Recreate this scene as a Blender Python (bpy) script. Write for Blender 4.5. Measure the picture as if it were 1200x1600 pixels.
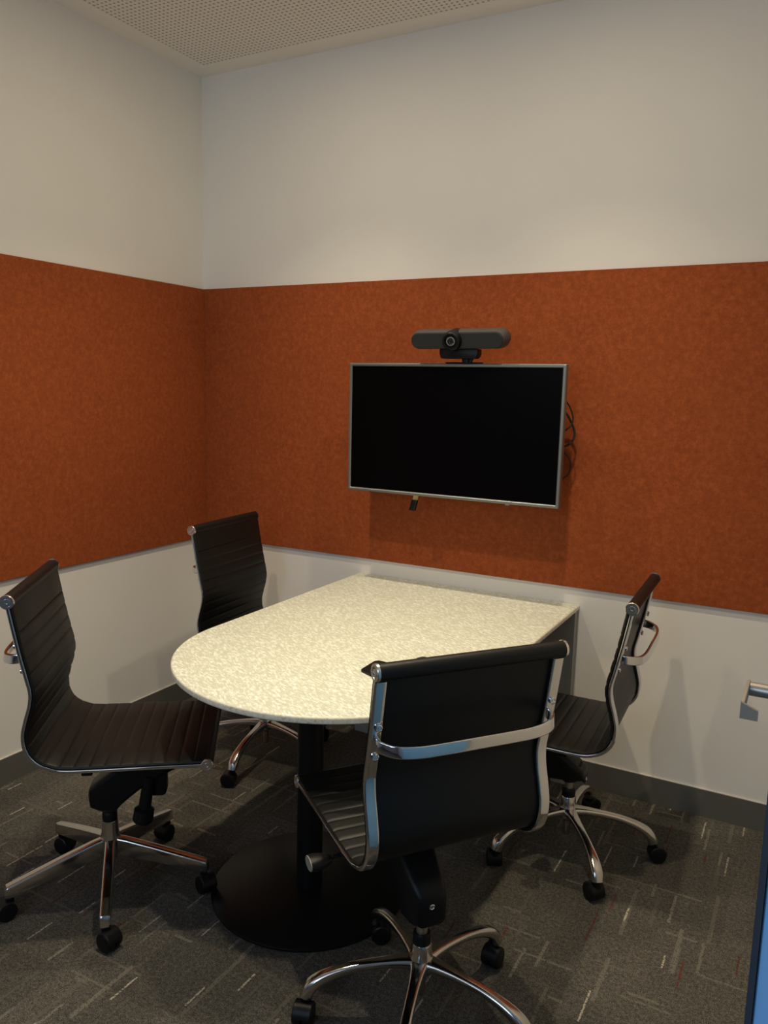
import bpy, bmesh, math, random
from mathutils import Vector, Matrix
random.seed(7)
PI = math.pi
scene = bpy.context.scene
for o in list(bpy.data.objects): bpy.data.objects.remove(o)
COL = scene.collection

# ------------------------------------------------------------------ camera
YAW, PITCH, ROLL = -0.498898252, -0.152997275, 0.0235509311
CAM = Vector((2.66976315, -3.03817988, 1.557))
fw = Vector((math.sin(YAW)*math.cos(PITCH), math.cos(YAW)*math.cos(PITCH), math.sin(PITCH)))
rt = Vector((math.cos(YAW), -math.sin(YAW), 0)); up = rt.cross(fw)
r2 = math.cos(ROLL)*rt + math.sin(ROLL)*up; u2 = -math.sin(ROLL)*rt + math.cos(ROLL)*up
cd = bpy.data.cameras.new('camera'); cam = bpy.data.objects.new('camera', cd); COL.objects.link(cam)
M = Matrix((r2, u2, -fw)).transposed().to_4x4(); M.translation = CAM; cam.matrix_world = M
cd.sensor_fit = 'VERTICAL'; cd.sensor_height = 24; cd.lens = 1247.02525/1600*24; cd.clip_start = 0.02
scene.camera = cam
# ------------------------------------------------------------------ exposure, world, lights
vs = scene.view_settings
vs.view_transform = 'Standard'; vs.look = 'None'; vs.exposure = 0.0; vs.gamma = 1.0; vs.use_curve_mapping = False
w = bpy.data.worlds.new('world'); scene.world = w; w.use_nodes = True
w.node_tree.nodes['Background'].inputs[0].default_value = (0.55, 0.72, 1.0, 1)
w.node_tree.nodes['Background'].inputs[1].default_value = 0.10
LAMP_W = 55.0; SPILL_W = 3.2; LAMP_COL = (1.0, 0.85, 0.61)
LAMPS = [(0.93, -0.79, 'back left'), (1.90, -0.79, 'back right'), (0.93, -1.57, 'front left'), (1.90, -1.57, 'front right')]
def area(name, loc, target, sx, sy, e, col):
    l = bpy.data.lights.new(name, 'AREA'); l.shape = 'RECTANGLE'; l.size = sx; l.size_y = sy; l.energy = e; l.color = col
    o = bpy.data.objects.new(name, l); COL.objects.link(o); o.location = loc
    o.rotation_euler = (Vector(target)-Vector(loc)).to_track_quat('-Z', 'Y').to_euler(); return o
area('corridor_daylight', (2.0, -5.6, 1.80), (1.9, -2.6, 1.5), .50, 1.1, 16.0, (0.42, 0.68, 1.0))
area('corridor_fill', (1.35, -4.6, 2.15), (1.35, -1.2, 2.3), 2.6, .9, 14.0, (0.90, 0.93, 1.0))  # unseen fill light, added to lift the ambient on walls and ceiling

# ------------------------------------------------------------------ materials
def mat(name, col=(.8,.8,.8), rough=.5, metal=0., spec=.5, coat=0.):
    m = bpy.data.materials.new(name); m.use_nodes = True
    b = m.node_tree.nodes['Principled BSDF']
    b.inputs['Base Color'].default_value = (*col, 1); b.inputs['Roughness'].default_value = rough
    b.inputs['Metallic'].default_value = metal; b.inputs['Specular IOR Level'].default_value = spec
    b.inputs['Coat Weight'].default_value = coat
    return m
class NT:
    def __init__(s, m): s.t = m.node_tree; s.b = s.t.nodes['Principled BSDF']
    def n(s, typ, **kw):
        x = s.t.nodes.new(typ)
        for k, v in kw.items(): setattr(x, k, v)
        return x
    def l(s, a, b): s.t.links.new(a, b)
    def coord(s): return s.n('ShaderNodeTexCoord').outputs['Object']
    def math(s, op, a, b=None, c=None):
        x = s.n('ShaderNodeMath', operation=op)
        for i, v in enumerate((a, b, c)):
            if v is None: continue
            if hasattr(v, 'links'): s.l(v, x.inputs[i])
            else: x.inputs[i].default_value = v
        return x.outputs[0]
    def noise(s, vec, scale, detail=4, rough=.6, dims='3D'):
        x = s.n('ShaderNodeTexNoise', noise_dimensions=dims); s.l(vec, x.inputs['Vector'])
        x.inputs['Scale'].default_value = scale; x.inputs['Detail'].default_value = detail; x.inputs['Roughness'].default_value = rough
        return x.outputs['Fac']
    def mapping(s, vec, scale=(1,1,1), rot=(0,0,0)):
        x = s.n('ShaderNodeMapping'); s.l(vec, x.inputs['Vector']); x.inputs['Scale'].default_value = scale; x.inputs['Rotation'].default_value = rot
        return x.outputs[0]
    def ramp(s, fac, stops):
        x = s.n('ShaderNodeValToRGB'); s.l(fac, x.inputs[0]); e = x.color_ramp.elements
        while len(e) < len(stops): e.new(0.5)
        for i, (p, c) in enumerate(stops): e[i].position = p; e[i].color = (*c, 1)
        return x.outputs[0]
    def mix(s, fac, a, b, mode='MIX'):
        x = s.n('ShaderNodeMix', data_type='RGBA', blend_type=mode)
        if hasattr(fac, 'links'): s.l(fac, x.inputs[0])
        else: x.inputs[0].default_value = fac
        for i, v in ((6, a), (7, b)):
            if hasattr(v, 'links'): s.l(v, x.inputs[i])
            else: x.inputs[i].default_value = (*v, 1)
        return x.outputs[2]
    def bump(s, h, strength, dist=.001):
        x = s.n('ShaderNodeBump'); s.l(h, x.inputs['Height']); x.inputs['Strength'].default_value = strength; x.inputs['Distance'].default_value = dist
        s.l(x.outputs[0], s.b.inputs['Normal'])

# painted plaster
def wall_mat(name, col):
    m = mat(name, col, .75, spec=.25); t = NT(m); c = t.coord()
    f = t.noise(c, 3.0, 3)
    t.l(t.mix(f, tuple(x*.97 for x in col), tuple(min(1, x*1.03) for x in col)), t.b.inputs['Base Color'])
    t.bump(t.noise(c, 350, 2), .12, .0006); return m
M_wall = wall_mat('painted_plaster', (.80, .775, .72))
M_corr = wall_mat('corridor_paint', (.5, .52, .55))
# perforated ceiling board
M_ceil = wall_mat('ceiling_board', (.88, .84, .77))
M_perf = mat('perforated_board', (.84, .80, .74), .8, spec=.2); t = NT(M_perf); c = t.coord()
sx = t.n('ShaderNodeSeparateXYZ'); t.l(c, sx.inputs[0]); P_ = 0.021
fx = t.math('SUBTRACT', t.math('FRACT', t.math('DIVIDE', sx.outputs[0], P_)), .5)
fy = t.math('SUBTRACT', t.math('FRACT', t.math('DIVIDE', sx.outputs[1], P_)), .5)
d = t.math('SQRT', t.math('ADD', t.math('MULTIPLY', fx, fx), t.math('MULTIPLY', fy, fy)))
hole = t.math('LESS_THAN', d, .23)
t.l(t.mix(hole, (.84, .80, .74), (.36, .33, .29)), t.b.inputs['Base Color'])
# felt
M_felt = mat('orange_felt', (.5, .12, .04), .95, spec=.1); t = NT(M_felt); c = t.coord()
n1 = t.noise(t.mapping(c, (1, 1, 1)), 55, 5, .75); n2 = t.noise(c, 320, 3, .8); n3 = t.noise(c, 3.5, 3)
base = t.ramp(n1, [(.28, (.25, .055, .017)), (.5, (.34, .078, .024)), (.72, (.46, .115, .036))])
base = t.mix(t.math('MULTIPLY', n2, .5), base, t.mix(1.0, base, (.55, .55, .55), 'MULTIPLY'))
base = t.mix(t.math('MULTIPLY', n3, .35), base, (.35, .095, .027))
t.l(base, t.b.inputs['Base Color']); t.bump(n2, .6, .0015)
M_skirt = mat('dark_grey_vinyl', (.115, .11, .10), .5, spec=.35)
M_skirttop = mat('pale_seal', (.55, .52, .47), .6)
# carpet
M_carp = mat('streaked_carpet', (.06, .055, .05), .95, spec=.08); t = NT(M_carp); c = t.coord()
sx = t.n('ShaderNodeSeparateXYZ'); t.l(c, sx.inputs[0]); X, Y = sx.outputs[0], sx.outputs[1]
def wn(t, a, b, k):
    cx = t.n('ShaderNodeCombineXYZ')
    for i, v in enumerate((a, b)): t.l(v, cx.inputs[i])
    cx.inputs[2].default_value = k
    x = t.n('ShaderNodeTexWhiteNoise', noise_dimensions='3D'); t.l(cx.outputs[0], x.inputs['Vector']); return x
def streaks(t, U, V, cw, cl, halfw, prob, k, rag):
    """broken streaks running along V, one possible per cell of width cw and length cl"""
    zero = t.math('MULTIPLY', U, 0.0)
    wob = t.math('MULTIPLY', t.math('SUBTRACT', rag, .5), .0045)
    u = t.math('DIVIDE', t.math('ADD', U, wob), cw); iu = t.math('FLOOR', u)
    off = t.math('MULTIPLY', wn(t, iu, zero, k).outputs[0], 7.3)
    v = t.math('ADD', t.math('DIVIDE', V, cl), off); iv = t.math('FLOOR', v)
    wn1 = wn(t, iu, iv, k+1.5); sc = t.n('ShaderNodeSeparateColor'); t.l(wn1.outputs['Color'], sc.inputs[0])
    pos = t.math('ADD', .3, t.math('MULTIPLY', sc.outputs[0], .4))
    du = t.math('ABSOLUTE', t.math('SUBTRACT', t.math('FRACT', u), pos))
    inn = t.math('LESS_THAN', du, halfw/cw)
    fv = t.math('FRACT', v); ln = t.math('ADD', .35, t.math('MULTIPLY', sc.outputs[1], .6))
    inv = t.math('LESS_THAN', fv, ln)
    act = t.math('LESS_THAN', sc.outputs[2], prob)
    dash = t.math('GREATER_THAN', t.noise(c, 160, 2), .44)
    bright = t.math('MULTIPLY', wn(t, iu, iv, k+3.5).outputs[0], 1.0)
    m_ = t.math('MULTIPLY', t.math('MULTIPLY', inn, inv), t.math('MULTIPLY', act, dash))
    return m_, bright
rag = t.noise(c, 90, 3)
fine = t.noise(c, 420, 2, .8); mid = t.noise(c, 95, 4, .8); big = t.noise(t.mapping(c, (1.2, .6, 1)), 4.5, 3, .6)
g = t.math('ADD', t.math('MULTIPLY', fine, .75), t.math('MULTIPLY', mid, .40))
base = t.ramp(g, [(.40, (.019, .0178, .0155)), (.555, (.062, .057, .049)), (.70, (.215, .20, .172))])
# woven blocks of slightly different shade
iu = t.math('FLOOR', t.math('DIVIDE', X, .17)); ov = t.math('MULTIPLY', wn(t, iu, iu, 9.).outputs[0], 1.0)
iv = t.math('FLOOR', t.math('ADD', t.math('DIVIDE', Y, .26), ov)); blk = wn(t, iu, iv, 4.).outputs[0]
sh = t.math('ADD', .50, t.math('ADD', t.math('MULTIPLY', blk, .34), t.math('MULTIPLY', big, .62)))
hs = t.n('ShaderNodeHueSaturation'); t.l(base, hs.inputs['Color']); t.l(sh, hs.inputs['Value']); base = hs.outputs[0]
for (U, V, cw, cl, hw, pr, k, ca, cb) in [
    (X, Y, .055, .17, .0042, .34, 1., (.11, .10, .085), (.24, .22, .18)),
    (X, Y, .075, .30, .0060, .20, 11., (.10, .093, .08), (.19, .175, .145)),
    (X, Y, .13, .15, .0026, .26, 21., (.34, .31, .25), (.55, .50, .40)),
    (Y, X, .085, .30, .0036, .34, 31., (.11, .10, .085), (.20, .185, .15)),
    (X, Y, .12, .16, .0026, .20, 41., (.15, .03, .022), (.10, .025, .02)),
    (Y, X, .14, .10, .0050, .14, 51., (.15, .14, .115), (.22, .20, .165))]:
    mk, br = streaks(t, U, V, cw, cl, hw, pr, k, rag)
    base = t.mix(t.math('MULTIPLY', mk, .85), base, t.mix(br, ca, cb))
t.l(base, t.b.inputs['Base Color']); t.bump(t.math('ADD', fine, mid), .7, .003)
# table top, pale flecked solid surface
M_top = mat('pearly_cream_surface', (.8, .75, .6), .35, spec=.4); t = NT(M_top); c = t.coord()
a_ = t.mapping(t.mapping(c, (1, 1, 1), (0, 0, math.radians(30))), (52, 150, 60))
n1 = t.noise(a_, 1.0, 3, .55); n2 = t.noise(a_, 2.3, 2, .5); n3 = t.noise(c, 9, 3)
f = t.math('ADD', t.math('MULTIPLY', n1, .65), t.math('MULTIPLY', n2, .35))
col = t.ramp(f, [(.34, (.55, .565, .46)), (.50, (.65, .665, .55)), (.58, (.84, .865, .78)), (.66, (.93, .95, .90))])
t.l(col, t.b.inputs['Base Color']); t.bump(f, .12, .002)
M_topedge = mat('flecked_cream_edge', (.6, .54, .42), .45); t = NT(M_topedge); c = t.coord()
n1 = t.noise(c, 95, 3, .7)
t.l(t.ramp(n1, [(.28, (.42, .34, .22)), (.38, (.74, .68, .52)), (.62, (.90, .86, .72))]), t.b.inputs['Base Color'])
M_pgrey = mat('dark_grey_laminate', (.38, .37, .34), .55, spec=.3)
M_black = mat('black_powder_coat', (.004, .0045, .005), .40, spec=.28)
M_plastic = mat('black_plastic', (.006, .006, .0065), .42, spec=.25)
M_cap = mat('satin_chrome', (.74, .72, .70), .24, 1.0)
M_leather = mat('black_leather', (.006, .006, .006), .44, spec=.30); t = NT(M_leather); c = t.coord()
t.bump(t.noise(c, 260, 3), .12, .0006)
M_chrome = mat('chrome', (.72, .72, .72), .07, 1.0)
M_alu = mat('polished_aluminium', (.62, .60, .57), .16, 1.0)
M_handle = mat('satin_nickel', (.36, .29, .235), .6, .25)
M_steel = mat('brushed_steel', (.50, .45, .40), .40, 1.0)
M_bezel = mat('silver_grey_bezel', (.22, .225, .22), .38, .6)
M_screen = mat('black_screen', (.0018, .0015, .0017), .30, spec=.04)
M_tvback = mat('tv_back_plastic', (.02, .02, .02), .5)
M_cable = mat('black_cable', (.012, .011, .011), .5)
M_tag = mat('yellowed_tape', (.62, .50, .20), .6)
M_fab = mat('charcoal_speaker_fabric', (.030, .031, .032), .85, spec=.2); t = NT(M_fab); t.bump(t.noise(t.coord(), 900, 1), .4, .0005)
M_shell = mat('slate_plastic', (.055, .050, .046), .45)
M_glass = mat('lens_glass', (.02, .02, .022), .05, spec=.9)
M_paleplastic = mat('grey_plastic', (.26, .25, .22), .5)
M_doorblue = mat('door_daylight_blue', (.24, .53, .92), .35, spec=.4)  # blue cast of daylight on the leaf, put into its base colour
M_doorseal = mat('dark_blue_grey_seal', (.035, .05, .07), .5)
M_lamp = bpy.data.materials.new('lamp_lens'); M_lamp.use_nodes = True
_b = M_lamp.node_tree.nodes['Principled BSDF']; _b.inputs['Emission Color'].default_value = (1, .85, .65, 1); _b.inputs['Emission Strength'].default_value = 6
M_trimwhite = mat('white_trim', (.75, .74, .72), .4)

# ------------------------------------------------------------------ mesh helpers
def obj(name, bm, m, parent=None, smooth=True, loc=None):
    me = bpy.data.meshes.new(name); bmesh.ops.recalc_face_normals(bm, faces=bm.faces); bm.to_mesh(me); bm.free()
    ms = m if isinstance(m, (list, tuple)) else [m]
    for x in ms: me.materials.append(x)
    if smooth:
        me.shade_smooth()
        try: me.set_sharp_from_angle(angle=math.radians(38))
        except Exception: pass
    o = bpy.data.objects.new(name, me); COL.objects.link(o)
    if parent: o.parent = parent
    if loc: o.location = loc
    return o
def tag(o, label, cat, group=None):
    o['label'] = label; o['category'] = cat
    if group: o['group'] = group
    return o
def thing(name, label, cat, loc=(0,0,0), rz=0, group=None):
    o = bpy.data.objects.new(name, None); COL.objects.link(o); o.location = loc; o.rotation_euler = (0, 0, rz)
    o.empty_display_size = .1
    return tag(o, label, cat, group)
def struct(name, bm, m, parent=None, smooth=False):
    o = obj(name, bm, m, parent, smooth); o['kind'] = 'structure'; return o
def add_box(bm, a, b, bev=0, seg=2):
    ca = [(a[i]+b[i])/2 for i in range(3)]; s = [abs(b[i]-a[i]) for i in range(3)]
    r = bmesh.ops.create_cube(bm, size=1, matrix=Matrix.Translation(ca) @ Matrix.Diagonal((*s, 1)))
    if bev:
        es = {e for v in r['verts'] for e in v.link_edges}
        bmesh.ops.bevel(bm, geom=list(es), offset=bev, segments=seg, affect='EDGES', profile=.5)
    return r
def box(a, b, bev=0, seg=2):
    bm = bmesh.new(); add_box(bm, a, b, bev, seg); return bm
def rings(bm, rs, closed=False, cap=True):
    vr = [[bm.verts.new(p) for p in r] for r in rs]; n = len(vr[0]); k = len(vr)
    for i in range(k if closed else k-1):
        a, b = vr[i], vr[(i+1) % k]
        for j in range(n): bm.faces.new((a[j], a[(j+1) % n], b[(j+1) % n], b[j]))
    if cap and not closed: bm.faces.new(vr[0][::-1]); bm.faces.new(vr[-1])
def lathe(bm, prof, origin=(0,0,0), axis='Z', n=32):
    """profile of (radius, height) about an axis"""
    o = Vector(origin)
    def P(r, h, a):
        x, y = r*math.cos(a), r*math.sin(a)
        return o + (Vector((x, y, h)) if axis == 'Z' else Vector((x, h, y)) if axis == 'Y' else Vector((h, x, y)))
    rs = [[P(max(r, 1e-4), h, 2*PI*i/n) for i in range(n)] for r, h in prof]
    rings(bm, rs)
def catmull(pts, per=8, closed=False):
    pts = [Vector(p) for p in pts]; n = len(pts); out = []
    rng = range(n if closed else n-1)
    for i in rng:
        g = (lambda k: pts[k % n]) if closed else (lambda k: pts[min(max(k, 0), n-1)])
        p0, p1, p2, p3 = g(i-1), g(i), g(i+1), g(i+2)
        for s in range(per):
            u = s/per
            out.append(.5*((2*p1)+(p2-p0)*u+(2*p0-5*p1+4*p2-p3)*u*u+(3*p1-p0-3*p2+p3)*u**3))
    if not closed: out.append(pts[-1].copy())
    return out
def tube(bm, path, r, n=10, closed=False):
    path = [Vector(p) for p in path]; ref = None; rs = []
    k = len(path)
    for i, p in enumerate(path):
        tg = ((path[(i+1) % k]-path[i-1]) if closed else (path[min(i+1, k-1)]-path[max(i-1, 0)])).normalized()
        if ref is None: ref = tg.orthogonal().normalized()
        ref = (ref - tg*ref.dot(tg)).normalized(); bn = tg.cross(ref)
        rr = r(i/(k-1)) if callable(r) else r
        rs.append([p+rr*(math.cos(2*PI*j/n)*ref+math.sin(2*PI*j/n)*bn) for j in range(n)])
    rings(bm, rs, closed)
def ribbon(bm, path, side, hw, ht, n=4):
    """rounded flat bar along a path; side = fixed width direction, hw/ht half width/thickness (number or function)"""
    path = [Vector(p) for p in path]; side = Vector(side).normalized(); rs = []; k = len(path)
    for i, p in enumerate(path):
        tg = (path[min(i+1, k-1)]-path[max(i-1, 0)]).normalized()
        sd = (side - tg*side.dot(tg)).normalized(); nm = tg.cross(sd)
        W = hw(i/(k-1)) if callable(hw) else hw; T = ht(i/(k-1)) if callable(ht) else ht
        r = min(W, T)*.8; ring = []
        for cx, cy, a0 in ((W-r, T-r, 0), (-W+r, T-r, PI/2), (-W+r, -T+r, PI), (W-r, -T+r, 1.5*PI)):
            for s in range(n+1):
                a = a0+PI/2*s/n; ring.append(p+sd*(cx+r*math.cos(a))+nm*(cy+r*math.sin(a)))
        rs.append(ring)
    rings(bm, rs)
def prism(bm, poly, y0, y1, bev=0):
    """polygon in xz extruded along y"""
    n = len(poly); A = [bm.verts.new((x, y0, z)) for x, z in poly]; B = [bm.verts.new((x, y1, z)) for x, z in poly]
    fs = [bm.faces.new(A), bm.faces.new(B[::-1])]
    for i in range(n): fs.append(bm.faces.new((A[i], B[i], B[(i+1) % n], A[(i+1) % n])))
    if bev:
        es = {e for f in fs for e in f.edges}; bmesh.ops.bevel(bm, geom=list(es), offset=bev, segments=2, affect='EDGES', profile=.5)

# ------------------------------------------------------------------ room shell
XR, YF, ZC = 2.83, -2.62, 2.957
struct('floor', box((-.1, -6.2, -.1), (XR+.9, .1, 0)), M_carp)
struct('wall_back', box((-.1, 0, 0), (XR+.1, .1, ZC+.1)), M_wall)
struct('wall_left', box((-.1, YF-.1, 0), (0, 0, ZC+.1)), M_wall)
struct('wall_right', box((XR, YF-.1, 0), (XR+.1, 0, ZC+.1)), M_wall)
bm = bmesh.new(); add_box(bm, (0, YF-.1, 0), (.08, YF, ZC)); add_box(bm, (2.74, YF-.1, 0), (XR, YF, ZC)); add_box(bm, (.08, YF-.1, 2.75), (2.74, YF, ZC))
struct('wall_front', bm, M_wall)
bm = bmesh.new(); mg = .105
add_box(bm, (0, -mg, ZC), (XR, 0, ZC+.1)); add_box(bm, (0, YF, ZC), (XR, YF+mg, ZC+.1))
add_box(bm, (0, YF+mg, ZC), (mg, -mg, ZC+.1)); add_box(bm, (XR-mg, YF+mg, ZC), (XR, -mg, ZC+.1))
ceil = struct('ceiling', bm, M_ceil)
struct('ceiling_perforation', box((mg, YF+mg, ZC), (XR-mg, -mg, ZC+.1)), M_perf, ceil)
bm = bmesh.new(); add_box(bm, (-.1, -6.2, 0), (0, YF-.1, 2.7)); add_box(bm, (XR+.8, -6.2, 0), (XR+.9, YF-.1, 2.7)); add_box(bm, (-.1, -6.3, 0), (XR+.9, -6.2, 2.95))
struct('wall_corridor', bm, M_corr)
struct('ceiling_corridor', box((-.1, -6.3, 2.95), (XR+.9, YF-.1, 3.05)), M_corr)
for nm, a, b in (('baseboard_back', (.006, -.006, 0), (XR, 0, .106)), ('baseboard_left', (0, YF, 0), (.006, 0, .106))):
    o = struct(nm, box(a, b), M_skirt)
    struct('trim_'+('1' if 'back' in nm else '2'), box((a[0], a[1], .106), (b[0], b[1], .1085)), M_skirttop)
# felt panels
z0, z1 = .8075, 2.0072
tag(obj('felt_panel', box((.0125, -.0122, z0), (XR-.002, -.0005, z1), .0012, 1), M_felt, smooth=False), 'long burnt-orange felt panel on the back wall behind the television', 'wall panel', None)
tag(obj('felt_panel', box((.0005, YF+.002, z0), (.0118, -.0005, z1), .0012, 1), M_felt, smooth=False), 'reddish-orange felt panel on the left wall above the two left chairs', 'wall panel', None)

# downlights (each holds its own lamp)
for x, y, wh in LAMPS:
    r = thing('ceiling_downlight', 'recessed round downlight at the %s of the perforated ceiling' % wh, 'downlight', (x, y, ZC), 0, 'ceiling downlights')
    bm = bmesh.new(); lathe(bm, [(.036, -.001), (.050, -.001), (.052, -.004), (.048, -.007), (.038, -.007), (.036, -.001)], n=32); obj('trim_ring', bm, M_trimwhite, r)
    bm = bmesh.new(); lathe(bm, [(.001, -.0015), (.035, -.0015), (.035, -.003), (.001, -.003)], n=32); obj('lens', bm, M_lamp, r)
    l = bpy.data.lights.new('downlight_lamp', 'SPOT'); l.energy = LAMP_W; l.color = LAMP_COL; l.spot_size = math.radians(103); l.spot_blend = 1.0; l.shadow_soft_size = .028
    a_ = bpy.data.lights.new('downlight_spill', 'AREA'); a_.shape = 'DISK'; a_.size = .07; a_.energy = SPILL_W; a_.color = LAMP_COL
    ao = bpy.data.objects.new('downlight_spill', a_); COL.objects.link(ao); ao.parent = r; ao.location = (0, 0, -.012)
    lo = bpy.data.objects.new('downlight_lamp', l); COL.objects.link(lo); lo.parent = r; lo.location = (0, 0, -.035)

# ------------------------------------------------------------------ glass-front door leaf, open against the right side
DX, DY0, DY1 = 2.6620, -2.60, -1.672
dr = bpy.data.objects.new('door_1', None); COL.objects.link(dr); dr.location = (DX+.02, DY0, 0); dr['kind'] = 'structure'
def dbox(name, a, b, m, bev=0):
    bm = box((a[0]-DX-.02, a[1]-DY0, a[2]), (b[0]-DX-.02, b[1]-DY0, b[2]), bev); o = obj(name, bm, m, dr); o['kind'] = 'structure'; return o
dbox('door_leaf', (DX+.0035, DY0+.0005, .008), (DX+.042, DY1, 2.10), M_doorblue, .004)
dbox('edge_seal', (DX, DY0, .008), (DX+.0034, DY0+.02, 2.10), M_doorseal)
hz = 1.107; hy = -1.712
def rel(p): return Vector((p[0]-DX-.02, p[1]-DY0, p[2]))
bm = bmesh.new(); lathe(bm, [(.001, 0), (.026, 0), (.026, -.007), (.0245, -.008), (.0108, -.008), (.0108, -.0585), (.001, -.0585)], rel((DX+.0034, hy, hz)), 'X', 32)
h = obj('door_handle', bm, M_steel, dr); h['kind'] = 'structure'
bm = bmesh.new()
hx = DX-.056
add_box(bm, rel((hx-.0045, hy-.1, hz-.011)), rel((hx+.0005, hy+.011, hz+.011)), .0012)
A_ = [rel((hx-.0045+dx_, hy-.1045, hz+dz_)) for dx_, dz_ in ((0, -.012), (.024, -.012), (.024, .003), (0, .013))]
rings(bm, [A_, [p + Vector((0, .0055, 0)) for p in A_]])
o = obj('lever', bm, M_handle, h, loc=(0, 0, 0)); o['kind'] = 'structure'

# ------------------------------------------------------------------ table
TX0, TX1, TZ1, TZ0 = .900, 1.897, .739, .719
TCX, TCY, TR = (TX0+TX1)/2, -1.000, (TX1-TX0)/2
tb = thing('meeting_table', 'cream flecked meeting table with rounded front end, fixed to the back wall', 'table', (TCX, TCY, 0))
def outline(off):
    pts = [(TR-off, -TCY-.002)]
    pts += [((TR-off)*math.cos(a), (TR-off)*math.sin(a)) for a in [0-PI*i/64 for i in range(65)]]
    pts.append((-TR+off, -TCY-.002)); return pts
bm = bmesh.new()
rs = [[Vector((x, y, z)) for x, y in outline(o_)] for o_, z in ((.003, TZ0), (0, TZ0+.003), (0, TZ1-.0065), (.0008, TZ1-.0035), (.0028, TZ1-.0012), (.0062, TZ1))]
rings(bm, rs)
bm.faces.ensure_lookup_table()
for f in bm.faces:
    f.material_index = 0 if f.calc_center_median().z > TZ1-.0008 else 1
obj('tabletop', bm, [M_top, M_topedge], tb)
bm = bmesh.new(); lathe(bm, [(.001, .012), (.040, .012), (.040, TZ0-.012), (.11, TZ0-.012), (.11, TZ0), (.001, TZ0)], (1.382-TCX, -1.11-TCY, 0), n=40)
obj('post', bm, M_black, tb)
bm = bmesh.new(); lathe(bm, [(.001, 0), (.300, 0), (.303, .003), (.303, .008), (.298, .0115), (.06, .014), (.001, .014)], (1.382-TCX, -1.11-TCY, 0), n=80)
obj('base_disc', bm, M_black, tb)
obj('back_panel', box((-TR+.006, -TCY-.034, .0), (TR-.006, -TCY-.0065, TZ0), .001, 1), M_pgrey, tb)

# ------------------------------------------------------------------ television
TVD = .200; vx0, vx1, vz0, vz1 = .9465, 1.848, 1.138, 1.659
cx, cz = (vx0+vx1)/2, (vz0+vz1)/2
tv = thing('television', 'flat black television with thin silver-grey frame on the orange back wall', 'television', (cx, -.0125, vz0))
def L(x, y, z): return (x-cx, y+.0125, z-vz0)
hw_, hh_ = (vx1-vx0)/2, (vz1-vz0)/2
bm = bmesh.new()
def rr(hw, hh, y, r=.004):
    pts = []
    for sx_, sz_, a0 in ((1, 1, 0), (-1, 1, PI/2), (-1, -1, PI), (1, -1, 1.5*PI)):
        for s in range(4):
            a = a0+PI/2*s/3; pts.append(Vector((sx_*(hw-r)+r*math.cos(a), y+.0125, hh_+sz_*(hh-r)+r*math.sin(a))))
    return pts
b_ = .0135
loops = [rr(hw_-.004, hh_-.004, -TVD+.034), rr(hw_, hh_, -TVD+.030), rr(hw_, hh_, -TVD+.003), rr(hw_-.003, hh_-.003, -TVD), rr(hw_-.009, hh_-.009, -TVD), rr(hw_-b_+.002, hh_-b_+.002, -TVD+.002, .002), rr(hw_-b_, hh_-b_, -TVD+.006, .002), rr(hw_-b_, hh_-b_, -TVD+.034, .002)]
rings(bm, loops, closed=True)
obj('bezel', bm, M_bezel, tv)
obj('screen', box(L(vx0+b_, -TVD+.004, vz0+b_), L(vx1-b_, -TVD+.010, vz1-b_)), M_screen, tv)
bm = box(L(vx0+.008, -TVD+.0105, vz0+.008), L(vx1-.008, -TVD+.04, vz1-.008), .003)
add_box(bm, L(vx0+.12, -TVD+.038, vz0+.05), L(vx1-.12, -TVD+.062, vz1-.10), .012)
obj('rear_housing', bm, M_tvback, tv)
bm = box(L(cx-.12, -.03, cz-.12), L(cx+.12, -.0126, cz+.12), .002); add_box(bm, L(cx-.05, -TVD+.060, cz-.1), L(cx-.02, -.028, cz+.1)); add_box(bm, L(cx+.02, -TVD+.060, cz-.1), L(cx+.05, -.028, cz+.1))
obj('wall_bracket', bm, M_black, tv)
obj('sensor', box(L(1.642, -TVD+.003, vz0-.005), L(1.658, -TVD+.014, vz0+.0005), .001), M_paleplastic, tv)

# conference camera bar
bx0, bx1, bz = 1.240, 1.628, 1.748
cb = thing('conference_camera', 'wide charcoal conference camera and speaker bar mounted above the television', 'camera', ((bx0+bx1)/2, -.215, vz1+.001))
tilt = bpy.data.objects.new('x', None)
RT = Matrix.Rotation(math.radians(14), 4, 'X')
def stad(hw, hh, y, n=10):
    pts = []
    for k in range(2*n+2):
        a = -PI/2+PI*k/n if k <= n else PI/2+PI*(k-n-1)/n
        s = 1 if k <= n else -1
        pts.append(Vector((s*(hw-hh)+hh*math.cos(a), y, hh*math.sin(a))))
    return pts
off = Vector((0, 0, bz-vz1-.001))
def bar(name, loops, m, parent):
    bm = bmesh.new(); rings(bm, [[RT @ p + off for p in l] for l in loops]); return obj(name, bm, m, parent)
hwB = (bx1-bx0)/2
bar('housing', [stad(hwB-.012, .024, .048), stad(hwB-.001, .034, .040), stad(hwB+.003, .037, .022), stad(hwB+.001, .035, -.005), stad(hwB-.006, .0305, -.024)], M_shell, cb)
bar('speaker_grille', [stad(hwB-.008, .0290, -.0235), stad(hwB-.008, .0290, -.028), stad(hwB-.010, .027, -.030)], M_fab, cb)
def rot_lathe(name, prof, cx_, m, parent, n=32):
    bm = bmesh.new(); lathe(bm, prof, (cx_, 0, .001), 'Y', n)
    bmesh.ops.transform(bm, matrix=Matrix.Translation(off) @ RT, verts=bm.verts); return obj(name, bm, m, parent)
lx_ = -.012
ln = rot_lathe('lens_housing', [(.001, .03), (.036, .03), (.038, .02), (.038, -.03), (.0345, -.047), (.030, -.0505), (.0255, -.0505), (.024, -.044), (.001, -.044)], lx_, M_plastic, cb)
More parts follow.
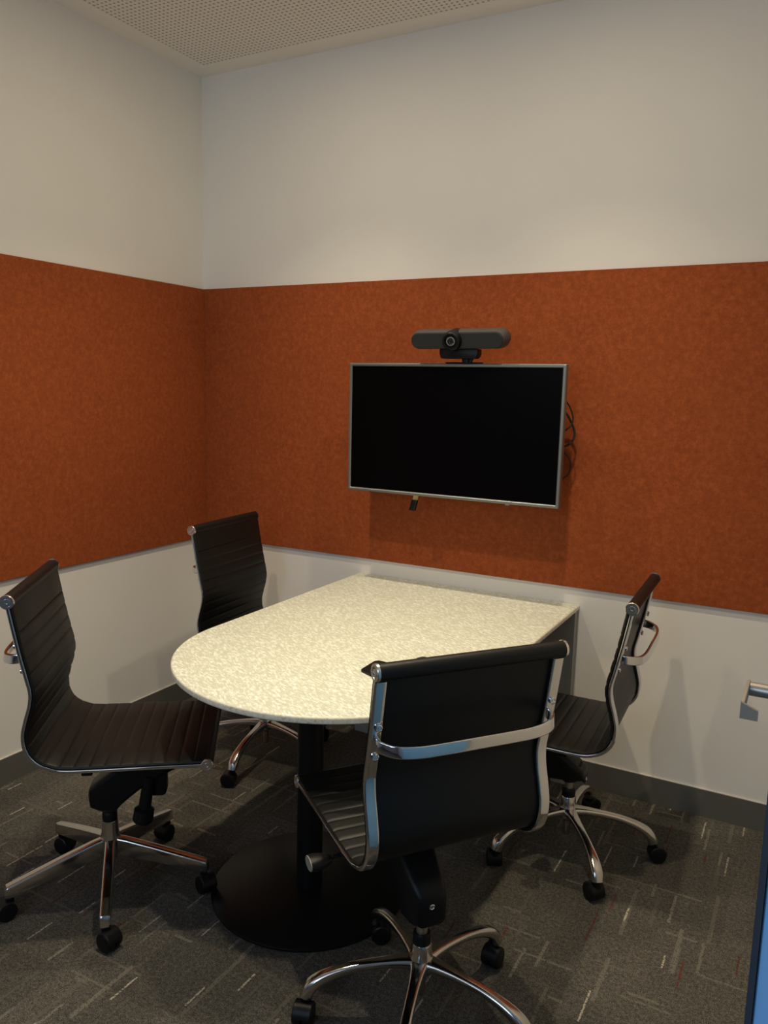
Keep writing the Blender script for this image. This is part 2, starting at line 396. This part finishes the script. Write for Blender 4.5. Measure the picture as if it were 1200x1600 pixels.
rot_lathe('lens', [(.001, -.0435), (.0135, -.0435), (.0135, -.049), (.011, -.0505), (.0095, -.047), (.006, -.0465), (.001, -.048)], lx_, M_glass, ln)
rot_lathe('lens_ring', [(.0138, -.0435), (.0165, -.0435), (.0165, -.0492), (.0138, -.0492), (.0138, -.0435)], lx_, M_paleplastic, ln)
bm = bmesh.new(); prism(bm, [(-.072, .034), (-.066, .018), (-.058, .016), (.068, .016), (.078, .020), (.084, .034), (.084, .052), (-.072, .052)], -.014, .030, .003)
obj('mount_shelf', bm, M_plastic, cb)
bm = bmesh.new()
prism(bm, [(.012, .020), (.016, -.002), (.040, -.002), (.036, .020)], .006, .020, .0015)
prism(bm, [(.040, .020), (.038, -.002), (.048, -.002), (.060, .020)], .008, .018, .0015)
add_box(bm, (-.06, .02, -.0005), (.09, .032, .0045), .001)
obj('mount_stem', bm, M_plastic, cb)

# cables by the television
def cable(pts, r, label, per=10):
    bm = bmesh.new(); tube(bm, catmull(pts, per), r, 8); return tag(obj('cable', bm, M_cable), label, 'cable')
cable([(1.78, -.135, 1.56), (1.822, -.125, 1.535), (1.846, -.115, 1.505), (1.858, -.11, 1.462), (1.846, -.115, 1.432), (1.81, -.125, 1.408), (1.76, -.135, 1.40)], .0028, 'thin black cable looping out from behind the right edge of the television')
cable([(1.77, -.10, 1.52), (1.812, -.07, 1.49), (1.836, -.055, 1.45), (1.850, -.05, 1.410), (1.844, -.055, 1.378), (1.82, -.07, 1.358), (1.77, -.09, 1.35)], .0042, 'thicker black cable loop nearer the wall, lower behind the right edge of the television')
cable([(1.77, -.09, 1.355), (1.815, -.06, 1.335), (1.838, -.045, 1.30), (1.835, -.045, 1.255), (1.80, -.06, 1.22)], .0026, 'black cable hanging lowest behind the right edge of the television')
cp = thing('cable_plug', 'black plug with yellow tape dangling under the television', 'plug', (1.243, -.175, 1.078))
cp.scale = (1.45, 1.45, 1.45)
bm = bmesh.new(); prism(bm, [(-.010, -.002), (.006, -.004), (.013, .026), (-.002, .028)], -.007, .007, .0012); prism(bm, [(.001, .002), (.011, .000), (.017, .026), (.009, .028)], -.012, -.005, .001)
obj('connector', bm, M_plastic, cp)
bm = bmesh.new(); prism(bm, [(-.001, .0275), (.012, .026), (.020, .060), (.006, .060)], -.004, .004, .001); obj('tape', bm, M_tag, cp)

# ------------------------------------------------------------------ things on the table
def wbox(name, loc, rz, poly, h, bev, m, label, cat):
    bm = bmesh.new(); A = [bm.verts.new((x, y, 0)) for x, y in poly]; B = [bm.verts.new((x, y, h)) for x, y in poly]; n = len(poly)
    bm.faces.new(A[::-1]); bm.faces.new(B)
    for i in range(n): bm.faces.new((A[i], A[(i+1) % n], B[(i+1) % n], B[i]))
    bmesh.ops.bevel(bm, geom=list(bm.edges), offset=bev, segments=2, affect='EDGES')
    o = obj(name, bm, m); o.location = loc; o.rotation_euler = (0, 0, rz); return tag(o, label, cat)
wbox('tablet', (1.555, -1.105, TZ1), 0, [(-.004, 0), (-.006, .082), (.002, .094), (.010, .096), (.075, .088), (.15, .06), (.14, -.055), (.06, -.028)], .009, .0025, M_plastic,
     'flat black device on the table, just showing past the near chair back', 'tablet')
cable([(1.70, -1.09, TZ1+.004), (1.668, -1.0, TZ1+.004), (1.655, -.948, TZ1+.010), (1.672, -.925, TZ1+.013), (1.695, -.94, TZ1+.006), (1.76, -1.02, TZ1+.004)], .0035, 'short black cable curled on the table behind the near chair back')

# ------------------------------------------------------------------ chairs
PROF = [(-.200, .488), (-.188, .42), (-.175, .35), (-.160, .28), (-.1515, .237), (-.1545, .20), (-.167, .155), (-.1755, .112), (-.169, .068), (-.146, .034), (-.110, .014), (-.07, .006), (.02, .0055), (.13, .007), (.22, .0075), (.315, .008)]
def caster(parent, name, loc, heading):
    o = bpy.data.objects.new(name, None)
    # fork and hood, then two wheels as sub-parts
    bm = bmesh.new()
    R0 = .0275; n = 14; rs = []
    for k in range(n+1):
        a = math.radians(-25)+math.radians(200)*k/n
        rs.append((R0*math.cos(a), R0*math.sin(a)))
    out = []
    for yy, sc in ((-.024, .90), (-.0215, 1.0), (.0215, 1.0), (.024, .90)): out.append((yy, sc))
    loops = [[Vector((-.015+x*s_*1.04, yy, .0275+z*s_*1.12)) for x, z in rs]+[Vector((-.015, yy, .0275-.006))] for yy, s_ in out]
    rings(bm, loops)
    lathe(bm, [(.001, .045), (.011, .045), (.011, .066), (.001, .066)], (0, 0, 0), 'Z', 16)
    c_ = obj(name, bm, M_plastic, parent, loc=loc); c_.rotation_euler = (0, 0, heading)
    for s in (-1, 1):
        bm = bmesh.new(); lathe(bm, [(.001, s*.003), (.0255, s*.003), (.0268, s*.006), (.0268, s*.0195), (.0245, s*.0245), (.016, s*.0265), (.010, s*.0255), (.001, s*.0265)], (-.015, 0, .027), 'Y', 28)
        obj('wheel', bm, M_plastic, c_)
    return c_
def make_chair(label, x, y, yaw, z, beta, kind, heads):
    r = thing('office_chair', label, 'chair', (x, y, 0), yaw, 'ribbed black leather office chairs')
    HW = .227
    path = catmull([(px, 0, z+pz) for px, pz in PROF], 6)
    def nrm(i):
        k = len(path); tg = (path[min(i+1, k-1)]-path[max(i-1, 0)]).normalized(); return Vector((tg.z*-1, 0, tg.x)) if False else Vector((-tg.z, 0, tg.x))
    # side rails
    for s in (-1, 1):
        bm = bmesh.new(); ribbon(bm, [p+Vector((0, s*(HW-.012), 0)) for p in path[2:-1]], (0, 1, 0), .0140, .0058); obj('side_rail', bm, M_chrome, r)
    # sling: one skin from the top roller over the seat to the front roller
    dense = catmull([(px, 0, z+pz) for px, pz in PROF], 40); s_acc = [0]
    for i in range(1, len(dense)): s_acc.append(s_acc[-1]+(dense[i]-dense[i-1]).length)
    tot = s_acc[-1]; N = 330; cur = 0; loopsF = []
    rib = .0405; start, end = .085, tot-.035
    nr = round((end-start)/rib); rib = (end-start)/nr
    for k in range(N+1):
        s = tot*k/N
        while cur < len(s_acc)-2 and s_acc[cur+1] < s: cur += 1
        u = (s-s_acc[cur])/(s_acc[cur+1]-s_acc[cur]); p = dense[cur].lerp(dense[cur+1], u)
        a, b = max(cur-8, 0), min(cur+9, len(dense)-1); tg = (dense[b]-dense[a]).normalized(); nm = Vector((-tg.z, 0, tg.x))
        if nm.x < 0 and p.z > z+.1: nm = -nm
        if p.z <= z+.1 and nm.z < 0: nm = -nm
        base = p+nm*.0062; th = .0075
        if start < s < end:
            ph = ((s-start)/rib) % 1.0; puff = .0030*(1-abs(2*ph-1)**5)
        else: puff = .0030
        fade = 1.0
        W = HW+.001
        ys = [-W, -W+.003, -W+.012, -W*.5, 0, W*.5, W-.012, W-.003, W]
        hs = [.002, .0065, th, th, th, th, th, .0065, .002]
        front = [base+nm*(h_+(puff if 2 <= j <= 6 else puff*.35))+Vector((0, yy, 0)) for j, (yy, h_) in enumerate(zip(ys, hs))]
        back = [base+nm*(0.0)+Vector((0, yy, 0)) for yy in reversed(ys[1:-1])]
        loopsF.append(front+back)
    bm = bmesh.new(); rings(bm, loopsF); obj('sling', bm, M_leather, r)
    # rollers with chrome end caps
    for nm_, px, pz, rad in (('top_roller', -.1985, .490, .0185), ('front_roller', .315, .0085, .0165)):
        bm = bmesh.new(); lathe(bm, [(.001, -HW+.003), (rad, -HW+.003), (rad, HW-.003), (.001, HW-.003)], (px, 0, z+pz), 'Y', 28); ro = obj(nm_, bm, M_leather, r)
        for s in (-1, 1):
            bm = bmesh.new(); R_ = rad+.0012
            lathe(bm, [(.001, s*(HW-.004)), (R_, s*(HW-.004)), (R_, s*(HW+.0015)), (R_-.0015, s*(HW+.003)), (R_*.66, s*(HW+.003)), (R_*.62, s*(HW+.001)), (R_*.45, s*(HW+.001)), (R_*.42, s*(HW+.0035)), (R_*.22, s*(HW+.0035)), (R_*.2, s*(HW+.001)), (.001, s*(HW+.001))], (px, 0, z+pz), 'Y', 28)
            obj('end_cap', bm, M_cap, ro)
    # brace across the back
    yb = HW-.014
    pts = [(-.176, -yb, z+.331), (-.196, -yb+.003, z+.328), (-.222, -yb+.030, z+.324), (-.233, -yb+.075, z+.322), (-.236, -.08, z+.322), (-.236, 0, z+.322), (-.236, .08, z+.322), (-.233, yb-.075, z+.322), (-.222, yb-.030, z+.324), (-.196, yb-.003, z+.328), (-.176, yb, z+.331)]
    bm = bmesh.new(); ribbon(bm, catmull(pts, 6), (.18, 0, 1), .0135, .0048); obj('back_brace', bm, M_chrome, r)
    for s in (-1, 1):
        for dz, xx in ((.366, -.1855), (.296, -.1705)):
            bm = bmesh.new(); lathe(bm, [(.001, 0), (.0085, 0), (.0085, -.004), (.0062, -.0055), (.0052, -.004), (.0028, -.004), (.0024, -.0055), (.001, -.0055)], (xx, s*yb, z+dz), 'X', 20); obj('screw', bm, M_chrome, r)
    # stretchers and tilt mechanism
    bm = box((-.030, -HW+.014, z-.016), (.000, HW-.014, z-.001), .003); add_box(bm, (.165, -HW+.014, z-.016), (.195, HW-.014, z-.001), .003)
    add_box(bm, (-.04, -.075, z-.026), (.205, .075, z-.010), .004)
    lathe(bm, [(.001, -.178), (.009, -.178), (.009, -.160), (.001, -.160)], (.062, 0, z-.022), 'Y', 14); add_box(bm, (.05, -.176, z-.022), (.075, -.16, z-.006))
    obj('seat_plate', bm, M_black, r)
    zc = .262 if kind == 'flat' else .262
    bm = bmesh.new()
    secs = [(-.055, z-.195, z-.155, .028), (-.049, zc+.012, z-.140, .038), (-.02, zc+.004, z-.118, .046), (.02, zc+.004, z-.088, .050), (.06, z-.185, z-.055, .052), (.10, z-.150, z-.022, .056), (.16, z-.110, z-.018, .058), (.215, z-.085, z-.018, .055), (.245, z-.055, z-.02, .048)]
    secs = [(a_, max(b_, zc) if a_ < .05 else b_, c_, d_) for a_, b_, c_, d_ in secs]
    rs = []
    for xx, zb, zt, hw in secs:
        ring = []; rr_ = min(.018, (zt-zb)*.4, hw*.5)
        for cy, cz_, a0 in ((hw-rr_, zt-rr_, 0), (-hw+rr_, zt-rr_, PI/2), (-hw+rr_, zb+rr_, PI), (hw-rr_, zb+rr_, 1.5*PI)):
            for q in range(5):
                a = a0+PI/2*q/4; ring.append(Vector((xx, cy+rr_*math.cos(a), cz_+rr_*math.sin(a))))
        rs.append(ring)
    rings(bm, rs)
    lathe(bm, [(.001, zc-.006), (.026, zc-.006), (.034, zc+.004), (.040, zc+.035), (.040, zc+.06), (.001, zc+.06)], (0, 0, 0), 'Z', 28)
    tm = obj('tilt_mechanism', bm, M_plastic, r)
    bm = bmesh.new(); lathe(bm, [(.001, 0), (.0075, 0), (.0075, .0025), (.0055, .004), (.004, .0025), (.001, .0025)], (0, 0, 0), 'X', 18)
    for v in bm.verts: v.co.x *= -1
    sc_ = obj('pivot_screw', bm, M_alu, tm, loc=(-.0545, .004, z-.174))
    # tension knob
    bm = bmesh.new(); lathe(bm, [(.001, .13), (.017, .13), (.019, .03), (.030, .022), (.031, -.012), (.027, -.018), (.001, -.018)], (0, 0, 0), 'Z', 24)
    kb = obj('tension_knob', bm, M_plastic, r, loc=(.108, -.045, z-.235)); kb.rotation_euler = (0, math.radians(9), 0)
    bm = box((.125, -.03, z-.185), (.175, .03, z-.09), .012); obj('spring_cover', bm, M_plastic, tm)
    # height lever with paddle
    bm = bmesh.new(); tube(bm, catmull([(.06, .04, z-.05), (.062, .14, z-.055), (.060, .235, z-.066)], 6), .005, 10)
    lv = obj('height_lever', bm, M_plastic, r)
    bm = bmesh.new(); rs = []
    for yy, a_, b_ in ((.222, .010, .006), (.235, .018, .010), (.262, .027, .012), (.276, .026, .011)):
        rs.append([Vector((.060+a_*math.cos(q), yy, z-.066+b_*1.5*math.sin(q))) for q in [2*PI*i/16 for i in range(16)]])
    rings(bm, rs); obj('paddle', bm, M_plastic, lv)
    bm = bmesh.new(); rs = []
    for yy, a_ in ((.2755, .0255), (.278, .0245)): rs.append([Vector((.060+a_*math.cos(q), yy, z-.066+a_*.62*math.sin(q))) for q in [2*PI*i/16 for i in range(16)]])
    rings(bm, rs); obj('paddle_cap', bm, M_paleplastic, lv)
    # gas column
    bm = bmesh.new(); lathe(bm, [(.001, .19), (.0145, .19), (.0145, zc+.002), (.001, zc+.002)], n=24); gl = obj('gas_column', bm, M_steel, r)
    top = .222 if kind == 'flat' else .200
    bm = bmesh.new(); lathe(bm, [(.0148, top-.01), (.0215, top-.01), (.0225, top+.004), (.0225, top+.024), (.0205, top+.028), (.0148, top+.028)], n=28); obj('collar', bm, M_plastic, gl)
    # five-star base
    bm = bmesh.new(); b0 = beta-yaw
    if kind == 'flat':
        lathe(bm, [(.016, top), (.0235, top), (.0245, top-.004), (.026, .182), (.030, .166), (.032, .150), (.031, .105), (.016, .105)], n=36)
    else:
        lathe(bm, [(.016, top), (.0235, top), (.0250, top-.003), (.0265, .175), (.030, .158), (.036, .143), (.034, .128), (.022, .118), (.014, .110), (.013, .062), (.011, .058), (.001, .058)], n=36)
    for i in range(5):
        a = b0+2*PI*i/5; dr_ = Vector((math.cos(a), math.sin(a), 0)); sd = Vector((-math.sin(a), math.cos(a), 0))
        if kind == 'flat':
            rs = []
            for q, zt, zb, hw in ((.012, .168, .108, .015), (.05, .162, .104, .0150), (.14, .141, .092, .0155), (.23, .118, .076, .0155), (.285, .104, .066, .0155), (.300, .100, .065, .0150), (.306, .092, .068, .011)):
                ring = []; e_ = .0075
                for cy, cz_, a0, r_ in ((hw-e_, zt-e_, 0, e_), (-hw+e_, zt-e_, PI/2, e_), (-hw+.002, zb+.002, PI, .002), (hw-.002, zb+.002, 1.5*PI, .002)):
                    for s in range(5):
                        an = a0+PI/2*s/4; ring.append(dr_*q+sd*(cy+r_*math.cos(an))+Vector((0, 0, cz_+r_*math.sin(an))))
                rs.append(ring)
            rings(bm, rs)
        else:
            pth = catmull([(q, 0, zz) for q, zz in ((.008, .146), (.05, .148), (.10, .146), (.16, .139), (.21, .127), (.25, .110), (.275, .090), (.286, .066))], 5)
            ws = [.026, .0185, .0145, .0135, .0145, .0175, .0195, .0185]; ts = [.016, .0125, .0105, .0105, .0115, .0140, .0165, .0165]
            def itp(arr, u): k = u*(len(arr)-1); j = min(int(k), len(arr)-2); return arr[j]+(arr[j+1]-arr[j])*(k-j)
            p3 = [dr_*p.x+Vector((0, 0, p.z)) for p in pth]
            ribbon(bm, p3, sd, lambda u: itp(ws, u), lambda u: itp(ts, u), 5)
    obj('star_base', bm, M_alu, r)
    for i in range(5):
        a = b0+2*PI*i/5; cr = .291 if kind == 'flat' else .287
        caster(r, 'caster', (cr*math.cos(a), cr*math.sin(a), 0), heads[i])
    return r
make_chair('black ribbed chair at the left, facing the table, on a flat straight-armed metal base', .846, -1.418, math.radians(36.7), .487, .459, 'flat', [2.2, .9, 2.6, .6, 2.5])
make_chair('black ribbed chair at the back left, between the left wall and the table, facing right', .711, -.449, math.radians(4.7), .500, -.136, 'curved', [.5, 1.5, 2.2, 2.8, .3])
make_chair('black ribbed chair nearest the camera, seen from behind at the front of the table', 1.912, -1.399, 2.484, .505, -.037, 'curved', [3.0, -1.0, 1.2, -.6, 2.0])
make_chair('black ribbed chair at the right of the table, seen side-on before the back wall', 2.022, -.483, math.radians(182.3), .448, 1.559, 'curved', [.9, .2, 2.0, 2.4, .4])
